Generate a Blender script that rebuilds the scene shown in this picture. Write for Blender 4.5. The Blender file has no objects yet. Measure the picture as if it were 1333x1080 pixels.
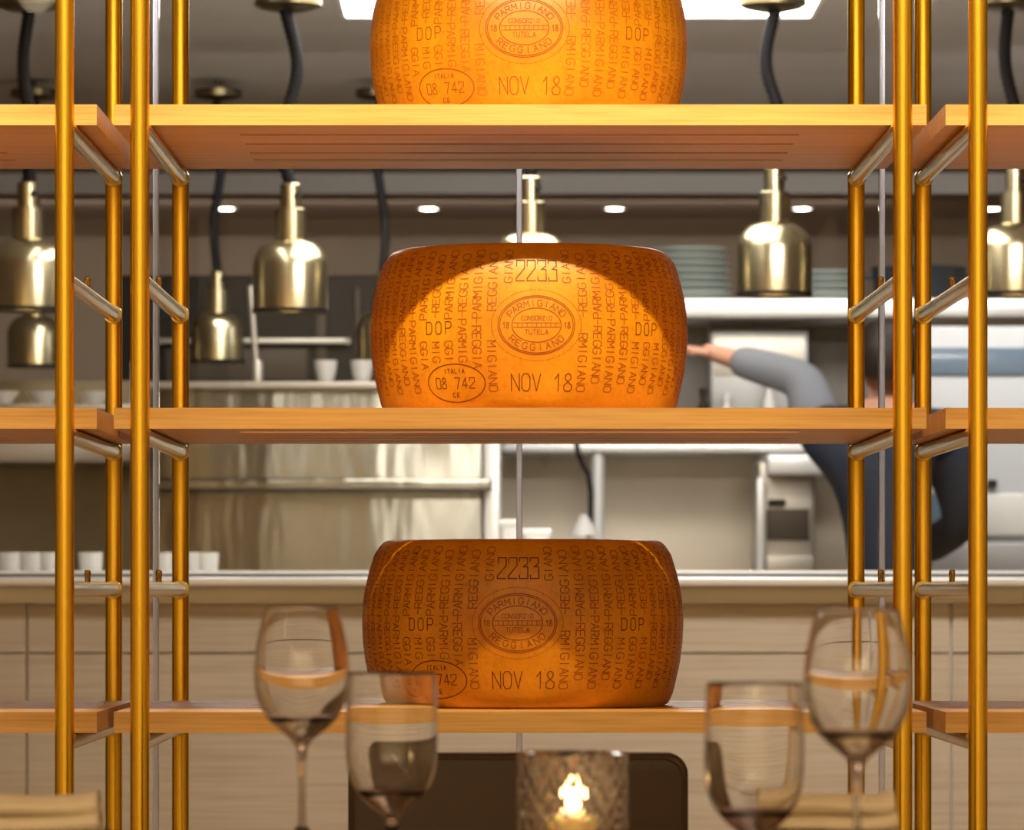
import bpy, bmesh, math, random
from mathutils import Vector, Matrix
random.seed(7)
S = bpy.context.scene
COL = S.collection
PI = math.pi
F = 6100.0            # focal length in pixels of the 1333-px frame
VX, VY = 646.0, 769.0 # vanishing point of the shelf depth lines
EYE = 1.0

def wx(px, d): return (px - VX) * d / F
def wz(py, d): return EYE + (VY - py) * d / F

# ------------------------------------------------------------------ materials
def new_mat(name):
    m = bpy.data.materials.new(name); m.use_nodes = True
    nt = m.node_tree
    return m, nt, nt.nodes['Principled BSDF']

def pmat(name, col, rough=0.5, metal=0.0, spec=0.5, coat=0.0, bump=None, var=None, sss=0.0, aniso=0.0, trans=0.0, ior=1.45):
    """bump=(scale xyz, strength, dist)  var=(scale xyz, second colour, lo, hi)"""
    m, nt, b = new_mat(name)
    b.inputs['Base Color'].default_value = (*col, 1)
    b.inputs['Roughness'].default_value = rough
    b.inputs['Metallic'].default_value = metal
    b.inputs['Specular IOR Level'].default_value = spec
    b.inputs['Coat Weight'].default_value = coat
    b.inputs['Coat Roughness'].default_value = 0.12
    b.inputs['Anisotropic'].default_value = aniso
    b.inputs['Transmission Weight'].default_value = trans
    b.inputs['IOR'].default_value = ior
    if sss:
        b.inputs['Subsurface Weight'].default_value = sss
        b.inputs['Subsurface Radius'].default_value = (1.0, 0.45, 0.12)
        b.inputs['Subsurface Scale'].default_value = 0.02
    def noise(scale, detail=4):
        tc = nt.nodes.new('ShaderNodeTexCoord'); mp = nt.nodes.new('ShaderNodeMapping')
        mp.inputs['Scale'].default_value = scale
        n = nt.nodes.new('ShaderNodeTexNoise'); n.inputs['Scale'].default_value = 1.0
        n.inputs['Detail'].default_value = detail
        nt.links.new(tc.outputs['Object'], mp.inputs['Vector']); nt.links.new(mp.outputs[0], n.inputs['Vector'])
        return n
    if var:
        n = noise(var[0])
        r = nt.nodes.new('ShaderNodeValToRGB')
        r.color_ramp.elements[0].position = var[2]; r.color_ramp.elements[1].position = var[3]
        r.color_ramp.elements[0].color = (*col, 1); r.color_ramp.elements[1].color = (*var[1], 1)
        nt.links.new(n.outputs['Fac'], r.inputs['Fac']); nt.links.new(r.outputs['Color'], b.inputs['Base Color'])
    if bump:
        n = noise(bump[0])
        bp = nt.nodes.new('ShaderNodeBump'); bp.inputs['Strength'].default_value = bump[1]; bp.inputs['Distance'].default_value = bump[2]
        nt.links.new(n.outputs['Fac'], bp.inputs['Height']); nt.links.new(bp.outputs['Normal'], b.inputs['Normal'])
    return m

def emat(name, col, strength):
    m, nt, b = new_mat(name)
    b.inputs['Base Color'].default_value = (*col, 1)
    b.inputs['Emission Color'].default_value = (*col, 1)
    b.inputs['Emission Strength'].default_value = strength
    return m

def pane_mat():
    m = bpy.data.materials.new('clear_pane'); m.use_nodes = True
    nt = m.node_tree; nt.nodes.clear()
    o = nt.nodes.new('ShaderNodeOutputMaterial'); mx = nt.nodes.new('ShaderNodeMixShader')
    t = nt.nodes.new('ShaderNodeBsdfTransparent'); g = nt.nodes.new('ShaderNodeBsdfGlossy'); f = nt.nodes.new('ShaderNodeFresnel')
    t.inputs['Color'].default_value = (.985, .99, .985, 1); g.inputs['Roughness'].default_value = 0.01
    f.inputs['IOR'].default_value = 1.14
    nt.links.new(f.outputs[0], mx.inputs[0]); nt.links.new(t.outputs[0], mx.inputs[1]); nt.links.new(g.outputs[0], mx.inputs[2])
    nt.links.new(mx.outputs[0], o.inputs['Surface'])
    return m

def wood_mat(name, c1, c2, c3, scale=(1.2, 30, 30), rough=.42):
    m, nt, b = new_mat(name)
    tc = nt.nodes.new('ShaderNodeTexCoord'); mp = nt.nodes.new('ShaderNodeMapping')
    mp.inputs['Scale'].default_value = scale
    n = nt.nodes.new('ShaderNodeTexNoise'); n.inputs['Scale'].default_value = 1.0; n.inputs['Detail'].default_value = 6; n.inputs['Distortion'].default_value = 1.4
    r = nt.nodes.new('ShaderNodeValToRGB')
    e = r.color_ramp.elements
    e[0].position = .3; e[0].color = (*c1, 1); e[1].position = .72; e[1].color = (*c2, 1)
    k = e.new(.5); k.color = (*c3, 1)
    nt.links.new(tc.outputs['Object'], mp.inputs['Vector']); nt.links.new(mp.outputs[0], n.inputs['Vector'])
    # fine dark pores
    mp2 = nt.nodes.new('ShaderNodeMapping'); mp2.inputs['Scale'].default_value = (scale[0]*6, scale[1]*9, scale[2]*9)
    n2 = nt.nodes.new('ShaderNodeTexNoise'); n2.inputs['Scale'].default_value = 1.0; n2.inputs['Detail'].default_value = 2
    nt.links.new(tc.outputs['Object'], mp2.inputs['Vector']); nt.links.new(mp2.outputs[0], n2.inputs['Vector'])
    mix = nt.nodes.new('ShaderNodeMixRGB'); mix.blend_type = 'MULTIPLY'
    r2 = nt.nodes.new('ShaderNodeValToRGB'); r2.color_ramp.elements[0].position = .3; r2.color_ramp.elements[1].position = .55
    r2.color_ramp.elements[0].color = (.72, .6, .5, 1); r2.color_ramp.elements[1].color = (1, 1, 1, 1)
    nt.links.new(n2.outputs['Fac'], r2.inputs['Fac'])
    mix.inputs[0].default_value = .5
    nt.links.new(n.outputs['Fac'], r.inputs['Fac']); nt.links.new(r.outputs['Color'], mix.inputs[1]); nt.links.new(r2.outputs['Color'], mix.inputs[2])
    nt.links.new(mix.outputs[0], b.inputs['Base Color'])
    b.inputs['Roughness'].default_value = rough
    return m

def cheese_mat():
    m, nt, b = new_mat('cheese_rind')
    tc = nt.nodes.new('ShaderNodeTexCoord')
    n = nt.nodes.new('ShaderNodeTexNoise'); n.inputs['Scale'].default_value = 9; n.inputs['Detail'].default_value = 7; n.inputs['Roughness'].default_value = .6
    nt.links.new(tc.outputs['Object'], n.inputs['Vector'])
    r = nt.nodes.new('ShaderNodeValToRGB'); e = r.color_ramp.elements
    e[0].position = .32; e[0].color = (.60, .215, .003, 1); e[1].position = .7; e[1].color = (.78, .335, .008, 1)
    nt.links.new(n.outputs['Fac'], r.inputs['Fac'])
    n2 = nt.nodes.new('ShaderNodeTexNoise'); n2.inputs['Scale'].default_value = 160; n2.inputs['Detail'].default_value = 3
    nt.links.new(tc.outputs['Object'], n2.inputs['Vector'])
    r2 = nt.nodes.new('ShaderNodeValToRGB'); r2.color_ramp.elements[0].position = .3; r2.color_ramp.elements[1].position = .5
    r2.color_ramp.elements[0].color = (.82, .74, .6, 1); r2.color_ramp.elements[1].color = (1, 1, 1, 1)
    nt.links.new(n2.outputs['Fac'], r2.inputs['Fac'])
    mx = nt.nodes.new('ShaderNodeMixRGB'); mx.blend_type = 'MULTIPLY'; mx.inputs[0].default_value = .6
    nt.links.new(r.outputs['Color'], mx.inputs[1]); nt.links.new(r2.outputs['Color'], mx.inputs[2])
    nt.links.new(mx.outputs[0], b.inputs['Base Color'])
    bp = nt.nodes.new('ShaderNodeBump'); bp.inputs['Strength'].default_value = .25; bp.inputs['Distance'].default_value = .001
    nt.links.new(n2.outputs['Fac'], bp.inputs['Height']); nt.links.new(bp.outputs['Normal'], b.inputs['Normal'])
    b.inputs['Roughness'].default_value = .38
    b.inputs['Specular IOR Level'].default_value = .4
    b.inputs['Subsurface Weight'].default_value = .25
    b.inputs['Subsurface Radius'].default_value = (1.0, .4, .06)
    b.inputs['Subsurface Scale'].default_value = .012
    b.inputs['Coat Weight'].default_value = .18; b.inputs['Coat Roughness'].default_value = .15
    return m

M = {}
M['brass'] = pmat('golden_brass', (.92, .60, .06), .27, 1.0, bump=((3, 3, 900), .04, .0004))
M['pale_brass'] = pmat('satin_brass', (.47, .345, .105), .2, 1.0)
M['lamp_brass'] = pmat('aged_brass', (.53, .46, .29), .25, 1.0)
M['dark_brass'] = pmat('dark_brass', (.16, .13, .07), .3, 1.0)
M['wood'] = wood_mat('maple', (.62, .325, .085), (.80, .47, .155), (.715, .40, .12))
M['slot'] = pmat('slot_shadow_wood', (.16, .06, .015), .7)
M['cheese'] = cheese_mat()
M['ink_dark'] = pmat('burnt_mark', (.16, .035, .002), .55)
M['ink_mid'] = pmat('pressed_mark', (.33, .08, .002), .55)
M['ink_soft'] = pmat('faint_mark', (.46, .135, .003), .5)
M['glass'] = pmat('clear_glass', (1, 1, 1), 0.0, trans=1.0, ior=1.47)
M['crystal'] = pmat('cut_crystal', (1, .98, .95), 0.0, trans=1.0, ior=1.5)
M['pane'] = pane_mat()
M['strip'] = pmat('polished_strip', (.82, .84, .98), .3, trans=.9)
M['steel'] = pmat('brushed_steel', (.29, .275, .23), .25, 1.0, bump=((2.6, 2.6, .7), .5, .06), aniso=.75)
M['steel'].node_tree.nodes['Principled BSDF'].inputs['Anisotropic Rotation'].default_value = .25
_nt = M['steel'].node_tree; _tg = _nt.nodes.new('ShaderNodeTangent'); _tg.direction_type = 'RADIAL'; _tg.axis = 'Z'
_nt.links.new(_tg.outputs[0], _nt.nodes['Principled BSDF'].inputs['Tangent'])
M['steel_edge'] = pmat('bright_steel', (.74, .74, .73), .3, .45)
M['steel_dull'] = pmat('dull_steel', (.46, .42, .36), .42, .8)
M['panel'] = wood_mat('pale_panel', (.52, .44, .34), (.57, .49, .38), (.545, .465, .36), scale=(.6, 14, 14), rough=.4)
M['joint'] = pmat('pale_joint', (.75, .72, .66), .4)
M['dark'] = pmat('dark_enamel', (.022, .018, .014), .6, spec=.15)
M['dark_brown'] = pmat('smoked_metal', (.06, .046, .034), .5, .2, spec=.2)
M['black'] = pmat('black_rubber', (.004, .004, .005), .6, spec=.15)
M['leather'] = pmat('brown_leather', (.050, .022, .009), .42, bump=((160, 160, 160), .25, .001))
M['chairleg'] = pmat('dark_wood', (.045, .022, .012), .4)
M['napkin'] = pmat('cream_linen', (.96, .85, .64), .85, bump=((300, 300, 300), .2, .0006))
M['charger'] = pmat('dark_brown_glaze', (.11, .035, .012), .35)
M['table'] = wood_mat('table_walnut', (.13, .06, .03), (.22, .11, .05), (.17, .085, .04))
M['wax'] = pmat('candle_wax', (.95, .80, .52), .5, sss=.6)
M['flame'] = emat('candle_flame', (1, .66, .25), 45)
M['wick'] = pmat('burnt_wick', (.02, .015, .01), .9)
M['kceil'] = pmat('kitchen_ceiling', (.56, .52, .48), .7, var=((.5, 3, 1), (.50, .46, .42), .3, .7))
M['kceil2'] = pmat('kitchen_soffit', (.46, .38, .32), .6)
M['fascia'] = pmat('soffit_face', (.66, .63, .60), .5)
M['kwall'] = pmat('kitchen_back_wall', (.40, .315, .25), .5, var=((.8, 1, .5), (.33, .26, .21), .35, .65))
M['khaki'] = pmat('khaki_panel', (.25, .20, .12), .4, .3)
M['splash'] = pmat('beige_splashback', (.60, .53, .42), .4, .25, var=((2, 2, 1), (.50, .43, .34), .35, .65))
M['kfloor'] = pmat('kitchen_floor_tiles', (.22, .19, .17), .5)
M['dfloor'] = wood_mat('oak_floor', (.42, .26, .12), (.56, .37, .19), (.49, .31, .15))
M['dwall'] = pmat('warm_plaster', (.84, .73, .53), .8)
M['dwood'] = wood_mat('wall_oak', (.22, .11, .045), (.34, .18, .075), (.28, .145, .06))
M['dceil'] = pmat('dining_ceiling', (.62, .52, .42), .8)
M['light'] = emat('light_diffuser', (1, .95, .88), 9)
M['down'] = emat('downlight_lens', (1, .93, .82), 22)
M['bulb'] = emat('heat_bulb', (1, .74, .42), 12)
M['plate'] = pmat('sage_stoneware', (.50, .57, .54), .35)
M['pot'] = pmat('dark_blue_pot', (.02, .028, .04), .3)
M['white'] = pmat('white_porcelain', (.62, .60, .57), .35)
M['whitepanel'] = pmat('pale_enamel', (.72, .71, .68), .35)
M['machine'] = pmat('machine_enamel', (.40, .41, .42), .4)
M['upper_tiles'] = pmat('dark_wall_tiles', (.16, .135, .115), .45)
M['greypanel'] = pmat('grey_enamel', (.36, .36, .36), .35, .3)
M['bluegrey'] = pmat('blue_grey_glass', (.10, .14, .19), .15)
M['navy'] = pmat('navy_cloth', (.018, .024, .042), .8)
M['sleeve'] = pmat('grey_blue_cloth', (.20, .21, .24), .8)
M['skin'] = pmat('skin', (.55, .28, .19), .5, sss=.1)
M['hair'] = pmat('dark_hair', (.02, .013, .01), .5)
M['tumbler'] = pmat('frosted_tumbler', (.80, .78, .74), .25, trans=.5)

# ------------------------------------------------------------------ mesh helpers
class MB:
    def __init__(s): s.v = []; s.f = []; s.m = []; s.mi = 0
    def add(s, verts, faces):
        o = len(s.v); s.v += [tuple(v) for v in verts]
        s.f += [tuple(i + o for i in f) for f in faces]; s.m += [s.mi] * len(faces)
    def box(s, x0, x1, y0, y1, z0, z1, bevel=0.0):
        bm = bmesh.new(); bmesh.ops.create_cube(bm, size=1)
        for v in bm.verts:
            v.co = Vector(((x0 + x1) / 2 + v.co.x * (x1 - x0), (y0 + y1) / 2 + v.co.y * (y1 - y0), (z0 + z1) / 2 + v.co.z * (z1 - z0)))
        if bevel: bmesh.ops.bevel(bm, geom=bm.edges[:], offset=bevel, segments=3, profile=.5, affect='EDGES', clamp_overlap=True)
        s.bm(bm)
    def bm(s, bm):
        bm.verts.index_update()
        s.add([v.co[:] for v in bm.verts], [[v.index for v in f.verts] for f in bm.faces]); bm.free()
    def lathe(s, prof, n=48, c=(0, 0, 0), closed=False):
        """prof: list of (r, z); r == 0 collapses to a pole"""
        vs, rings = [], []
        for r, z in prof:
            if r < 1e-6: rings.append([len(vs)]); vs.append((c[0], c[1], c[2] + z))
            else:
                rings.append(list(range(len(vs), len(vs) + n)))
                vs += [(c[0] + r * math.sin(2 * PI * i / n), c[1] - r * math.cos(2 * PI * i / n), c[2] + z) for i in range(n)]
        fs = []
        pairs = list(zip(rings[:-1], rings[1:])) + ([(rings[-1], rings[0])] if closed else [])
        for a, b in pairs:
            for i in range(n):
                j = (i + 1) % n
                if len(a) == 1 and len(b) == 1: continue
                if len(a) == 1: fs.append((a[0], b[j], b[i]))
                elif len(b) == 1: fs.append((a[i], a[j], b[0]))
                else: fs.append((a[i], a[j], b[j], b[i]))
        s.add(vs, fs)
    def tube(s, pts, rad, n=16, caps=True):
        pts = [Vector(p) for p in pts]
        rads = rad if isinstance(rad, (list, tuple)) else [rad] * len(pts)
        vs, fs = [], []
        up = None
        for i, p in enumerate(pts):
            t = (pts[min(i + 1, len(pts) - 1)] - pts[max(i - 1, 0)]).normalized()
            if up is None:
                up = Vector((1, 0, 0)) if abs(t.x) < .9 else Vector((0, 1, 0))
            u = (up - t * up.dot(t)).normalized(); w = t.cross(u); up = u
            for k in range(n):
                a = 2 * PI * k / n
                vs.append(p + (u * math.cos(a) + w * math.sin(a)) * rads[i])
        for i in range(len(pts) - 1):
            for k in range(n):
                j = (k + 1) % n
                fs.append((i * n + k, i * n + j, (i + 1) * n + j, (i + 1) * n + k))
        if caps:
            fs.append(tuple(reversed(range(n)))); fs.append(tuple((len(pts) - 1) * n + k for k in range(n)))
        s.add(vs, fs)
    def build(s, name, mats, parent=None, loc=(0, 0, 0), smooth=True, angle=35):
        me = bpy.data.meshes.new(name); me.from_pydata(s.v, [], s.f)
        if not isinstance(mats, (list, tuple)): mats = [mats]
        for m in mats: me.materials.append(m)
        me.polygons.foreach_set('material_index', s.m)
        bm = bmesh.new(); bm.from_mesh(me); bmesh.ops.recalc_face_normals(bm, faces=bm.faces); 
        if smooth:
            for f in bm.faces: f.smooth = True
            for e in bm.edges:
                if len(e.link_faces) == 2 and e.calc_face_angle(0) > math.radians(angle): e.smooth = False
        bm.to_mesh(me); bm.free(); me.update()
        o = bpy.data.objects.new(name, me); COL.objects.link(o)
        o.location = loc
        if parent: o.parent = parent
        return o

def tag(o, label, cat, group=None):
    o['label'] = label; o['category'] = cat
    if group: o['group'] = group
    return o
def thing(name, label, cat, loc=(0, 0, 0), rz=0, group=None):
    o = bpy.data.objects.new(name, None); COL.objects.link(o); o.empty_display_size = .05
    o.location = loc; o.rotation_euler = (0, 0, rz)
    return tag(o, label, cat, group)
def struct(o): o['kind'] = 'structure'; return o
def dup(root, loc, label, rz=None):
    r = root.copy(); COL.objects.link(r); r.location = loc
    if rz is not None: r.rotation_euler = (0, 0, rz)
    r['label'] = label
    for ch in list(root.children):
        c = ch.copy(); COL.objects.link(c); c.parent = r
        for g in list(ch.children):
            d = g.copy(); COL.objects.link(d); d.parent = c
    return r
def box_struct(name, x0, x1, y0, y1, z0, z1, m):
    b = MB(); b.box(x0, x1, y0, y1, z0, z1); return struct(b.build(name, m, smooth=False))

# ------------------------------------------------------------------ stroke lettering
G = {
 'P': [[(0,0),(0,1),(.75,1),(1,.86),(1,.6),(.75,.46),(0,.46)]],
 'A': [[(0,0),(.5,1),(1,0)],[(.18,.36),(.82,.36)]],
 'R': [[(0,0),(0,1),(.75,1),(1,.86),(1,.62),(.75,.48),(0,.48)],[(.5,.48),(1,0)]],
 'M': [[(0,0),(0,1),(.5,.4),(1,1),(1,0)]],
 'I': [[(.5,0),(.5,1)]],
 'G': [[(1,.82),(.75,1),(.25,1),(0,.8),(0,.2),(.25,0),(.75,0),(1,.2),(1,.45),(.6,.45)]],
 'N': [[(0,0),(0,1),(1,0),(1,1)]],
 'O': [[(.25,0),(.75,0),(1,.2),(1,.8),(.75,1),(.25,1),(0,.8),(0,.2),(.25,0)]],
 '0': [[(.15,0),(.85,0),(1,.15),(1,.85),(.85,1),(.15,1),(0,.85),(0,.15),(.15,0)]],
 '-': [[(.15,.5),(.85,.5)]],
 'E': [[(1,1),(0,1),(0,0),(1,0)],[(0,.5),(.8,.5)]],
 'D': [[(0,0),(0,1),(.7,1),(1,.8),(1,.2),(.7,0),(0,0)]],
 'V': [[(0,1),(.5,0),(1,1)]],
 'C': [[(1,.82),(.75,1),(.25,1),(0,.8),(0,.2),(.25,0),(.75,0),(1,.18)]],
 'T': [[(0,1),(1,1)],[(.5,1),(.5,0)]],
 'L': [[(0,1),(0,0),(1,0)]],
 'S': [[(1,.85),(.75,1),(.25,1),(0,.8),(.2,.55),(.8,.45),(1,.2),(.75,0),(.25,0),(0,.15)]],
 'U': [[(0,1),(0,.2),(.25,0),(.75,0),(1,.2),(1,1)]],
 'Z': [[(0,1),(1,1),(0,0),(1,0)]],
 '1': [[(.15,.7),(.6,1),(.6,0)]],
 '2': [[(0,.72),(0,1),(1,1),(1,.62),(0,.12),(0,0),(1,0)]],
 '3': [[(0,.82),(0,1),(1,1),(1,.72),(.45,.56),(1,.56),(1,0),(0,0),(0,.16)]],
 '4': [[(.7,0),(.7,1),(0,.3),(1,.3)]],
 '7': [[(0,1),(1,1),(.35,0)]],
 '8': [[(.5,.54),(.15,.72),(.15,.9),(.35,1),(.65,1),(.85,.9),(.85,.72),(.5,.54),(0,.34),(0,.12),(.2,0),(.8,0),(1,.12),(1,.34),(.5,.54)]],
 ' ': [],
}
PROF = [(.196,0),(.2035,.004),(.207,.010),(.2105,.018),(.2156,.0388),(.221,.064),(.224,.089),(.2253,.115),(.2253,.127),(.2238,.147),(.2215,.165),(.2156,.190),(.2082,.2145),(.2005,.2265),(.1945,.2325),(.188,.235)]
RM = .2253
def rad_at(z):
    for (r0, z0), (r1, z1) in zip(PROF[:-1], PROF[1:]):
        if z0 <= z <= z1: return r0 + (r1 - r0) * (z - z0) / (z1 - z0)
    return PROF[0][0] if z < 0 else PROF[-1][0]
OFF = .0005
def on_rind(u, z):
    r = rad_at(z) + OFF; a = u / RM
    return (r * math.sin(a), -r * math.cos(a), z)

class Ink:
    """collects ribbons drawn in (u, z) metres on the rind"""
    def __init__(s, w): s.mb = MB(); s.w = w
    def seg(s, a, b):
        a = Vector(a); b = Vector(b); d = b - a; L = d.length
        if L < 1e-6: return
        d /= L; n = Vector((-d.y, d.x)) * s.w / 2
        a = a - d * s.w * .4; b = b + d * s.w * .4
        k = max(1, int(L / .004))
        vs = []
        for i in range(k + 1):
            p = a.lerp(b, i / k)
            vs += [on_rind(*(p + n)), on_rind(*(p - n))]
        s.mb.add(vs, [(2 * i, 2 * i + 1, 2 * i + 3, 2 * i + 2) for i in range(k)])
    def line(s, pts):
        for a, b in zip(pts[:-1], pts[1:]): s.seg(a, b)
    def dot(s, u, z, r):
        s.mb.add([on_rind(u + r * math.cos(t), z + r * math.sin(t)) for t in [i * PI / 3 for i in range(6)]], [tuple(range(6))])
    def ellipse(s, cu, cz, a, b, n=72, dotted=False):
        ps = [(cu + a * math.cos(2 * PI * i / n), cz + b * math.sin(2 * PI * i / n)) for i in range(n + 1)]
        if dotted:
            for p in ps[:-1]: s.dot(p[0], p[1], s.w * .7)
        else: s.line(ps)
    def text(s, txt, cu, cz, h, w, adv):
        x = cu - ((len(txt) - 1) * adv + w) / 2
        for ch in txt:
            for pl in G[ch]: s.line([(x + p[0] * w, cz - h / 2 + p[1] * h) for p in pl])
            x += adv
    def down(s, txt, cu, ztop, h, w, adv, skip=None):
        """column read from top to bottom, letters turned clockwise"""
        z = ztop
        for ch in txt:
            if not (skip and skip(cu, z - w / 2)):
                if z < .2262 and z - w > .008:
                    for pl in G[ch]: s.line([(cu - h / 2 + p[1] * h, z - p[0] * w) for p in pl])
            z -= adv
    def up(s, txt, cu, zbot, h, w, adv, skip=None):
        """column read from bottom to top, letters turned anticlockwise"""
        z = zbot
        for ch in txt:
            if not (skip and skip(cu, z + w / 2)) and z + w < .2275:
                for pl in G[ch]: s.line([(cu + h / 2 - p[1] * h, z + p[0] * w) for p in pl])
            z += adv
    def arc(s, txt, cu, cz, a, b, t0, t1, h, w, inward=False):
        n = len(txt)
        for i, ch in enumerate(txt):
            t = t0 + (t1 - t0) * (i + .5) / n
            c = Vector((cu + a * math.cos(t), cz + b * math.sin(t)))
            tx = Vector((-a * math.sin(t), b * math.cos(t))).normalized() * (1 if t1 > t0 else -1)
            up = Vector((-tx.y, tx.x))
            for pl in G[ch]: s.line([c + tx * (p[0] - .5) * w + up * (p[1] - .5) * h for p in pl])

OV = (.009, .119); DAIRY = (-.112, .0405); DOPL = (-.134, .117); DOPR = (.181, .117)
def skip(u, z):
    if ((u - OV[0]) / .068) ** 2 + ((z - OV[1]) / .052) ** 2 < 1: return True
    if ((u - DAIRY[0]) / .056) ** 2 + ((z - DAIRY[1]) / .031) ** 2 < 1: return True
    for d in (DOPL, DOPR):
        if abs(u - d[0]) < .03 and abs(z - d[1]) < .015: return True
    return False

def make_cheese(name, label, loc, rz, soft):
    b = MB(); b.lathe([(0, 0)] + PROF + [(0, .235)], 160)
    root = b.build(name, M['cheese'], loc=loc, angle=60)
    root.rotation_euler = (0, 0, rz)
    tag(root, label, 'cheese', 'whole cheese wheels on the wooden shelves')
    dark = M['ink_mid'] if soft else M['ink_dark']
    k = Ink(.0012)
    cols = [-.0535 - .0215 * i for i in range(14)] + [.0745 + .0215 * i for i in range(13)]
    for i, u in enumerate(cols):
        if i % 2 == 0:
            k.down('-PARMIGIANO', u, .1385, .0125, .0080, .0102, skip); k.up('REGGIANO', u, .1395, .0125, .0080, .0102, skip)
        else:
            k.down('-REGGIANO', u, .1285, .0125, .0080, .0100, skip); k.up('PARMIGIANO', u, .1295, .0125, .0078, .0097, skip)
    k.up('GIANO', -.031, .178, .0115, .0075, .0095); k.up('GIANO', .0525, .178, .0115, .0075, .0095)
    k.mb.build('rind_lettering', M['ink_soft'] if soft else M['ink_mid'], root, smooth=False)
    k = Ink(.0012)
    cu, cz = OV
    k.ellipse(cu, cz, .0535, .0405); k.ellipse(cu, cz, .051, .0382); k.ellipse(cu, cz, .034, .0235)
    k.ellipse(cu, cz, .0625, .049, 110, True)
    k.w = .0011
    k.arc('PARMIGIANO', cu, cz, .0425, .0305, PI * .86, PI * .14, .0085, .0065)
    k.arc('REGGIANO', cu, cz, .0425, .0305, PI * 1.17, PI * 1.83, .0085, .0065)
    k.text('18', cu - .0425, cz, .008, .0035, .005); k.text('18', cu + .0425, cz, .008, .0035, .005)
    k.w = .0008
    k.text('CONSORZIO', cu, cz + .0095, .006, .0035, .0048); k.text('TUTELA', cu, cz - .0095, .0065, .0042, .0056)
    k.seg((cu - .032, cz + .003), (cu + .032, cz + .003)); k.seg((cu - .032, cz - .003), (cu + .032, cz - .003))
    for i in range(-4, 5): k.seg((cu + i * .0065, cz + .003), (cu + i * .0065, cz - .003))
    k.mb.build('oval_stamp', M['ink_mid'], root, smooth=False)
    k = Ink(.0015); k.text('2233', .0095, .1945, .0285, .0118, .0155)
    k.mb.build('number_mark', dark, root, smooth=False)
    k = Ink(.0013); k.text('NOV 18', .017, .0405, .0235, .0115, .0152)
    k.mb.build('date_mark', dark, root, smooth=False)
    for (u, z) in (DOPL, DOPR):
        k = Ink(.0013); k.text('DOP', u, z, .0168, .0092, .0160); k.mb.build('quality_mark', dark, root, smooth=False)
    k = Ink(.0014); cu, cz = DAIRY
    k.ellipse(cu, cz, .047, .0262); k.w = .0012
    k.text('08', cu - .0235, cz, .0145, .0075, .010); k.text('742', cu + .0155, cz, .0145, .008, .0115)
    k.w = .001; k.text('ITALIA', cu, cz + .0165, .006, .0035, .0058); k.text('CE', cu, cz - .0165, .006, .004, .007)
    k.mb.build('dairy_stamp', dark, root, smooth=False)
    return root

# ------------------------------------------------------------------ the rack
DF, DB = 6.2, 7.0                 # front and rear posts
SF, SB = 6.31, 6.965              # shelf boards, front and back edges
LV = [.798, 1.002, 1.2075, 1.412, 1.616]   # cross bar heights
BR = .0110
TOPS = {1: LV[4] + BR + .028, 2: LV[2] + BR + .028, 3: LV[0] + BR + .028}
xml, xmr = wx(182, DF), wx(1175, DF)
xll, xrr = wx(84, DF), wx(1273, DF)
BAY = xmr - xml

def make_rack(label, xs):
    """xs: x of the pair(s) of posts"""
    root = thing('brass_rack', label, 'shelf frame', ((xs[0] + xs[-1]) / 2, DF, 0), 0, 'brass shelf frames')
    for x in xs:
        lx = x - root.location.x
        for y in (0, DB - DF):
            b = MB(); b.lathe([(0, 0), (.0125, 0), (.0128, .004), (.0128, 2.56), (0, 2.56)], 28, (lx, y, 0)); b.build('post', M['brass'], root)
        for z in LV + [2.4]:
            b = MB(); b.tube([(lx, .010, z), (lx, DB - DF - .0125, z)], BR, 20)
            bar = b.build('crossbar', M['pale_brass'], root)
            b = MB(); ye = DB - DF - .0150
            b.lathe([(BR, -.004), (.0135, -.004), (.0142, 0), (.0135, .004), (BR, .004)], 24, closed=True)
            c = b.build('end_collar', M['pale_brass'], bar); c.rotation_euler = (PI / 2, 0, 0); c.location = (lx, ye, z)
            if z in (LV[1], LV[3]):
                b = MB(); b.lathe([(0, 0), (.004, 0), (.004, .010), (.0045, .011), (.0045, .017), (.003, .0185), (0, .0185)], 14, (lx, .352, z + BR - .002))
                b.build('peg', M['pale_brass'], bar)
    return root
make_rack('golden brass rack frame holding the three cheese shelves in the middle bay', (xml, xmr))
make_rack('golden brass rack frame of the left bay, cut by the left picture edge', (xml - (xml - xll) - BAY, xll))
make_rack('golden brass rack frame of the right bay, cut by the right picture edge', (xrr, xrr + BAY))

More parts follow.
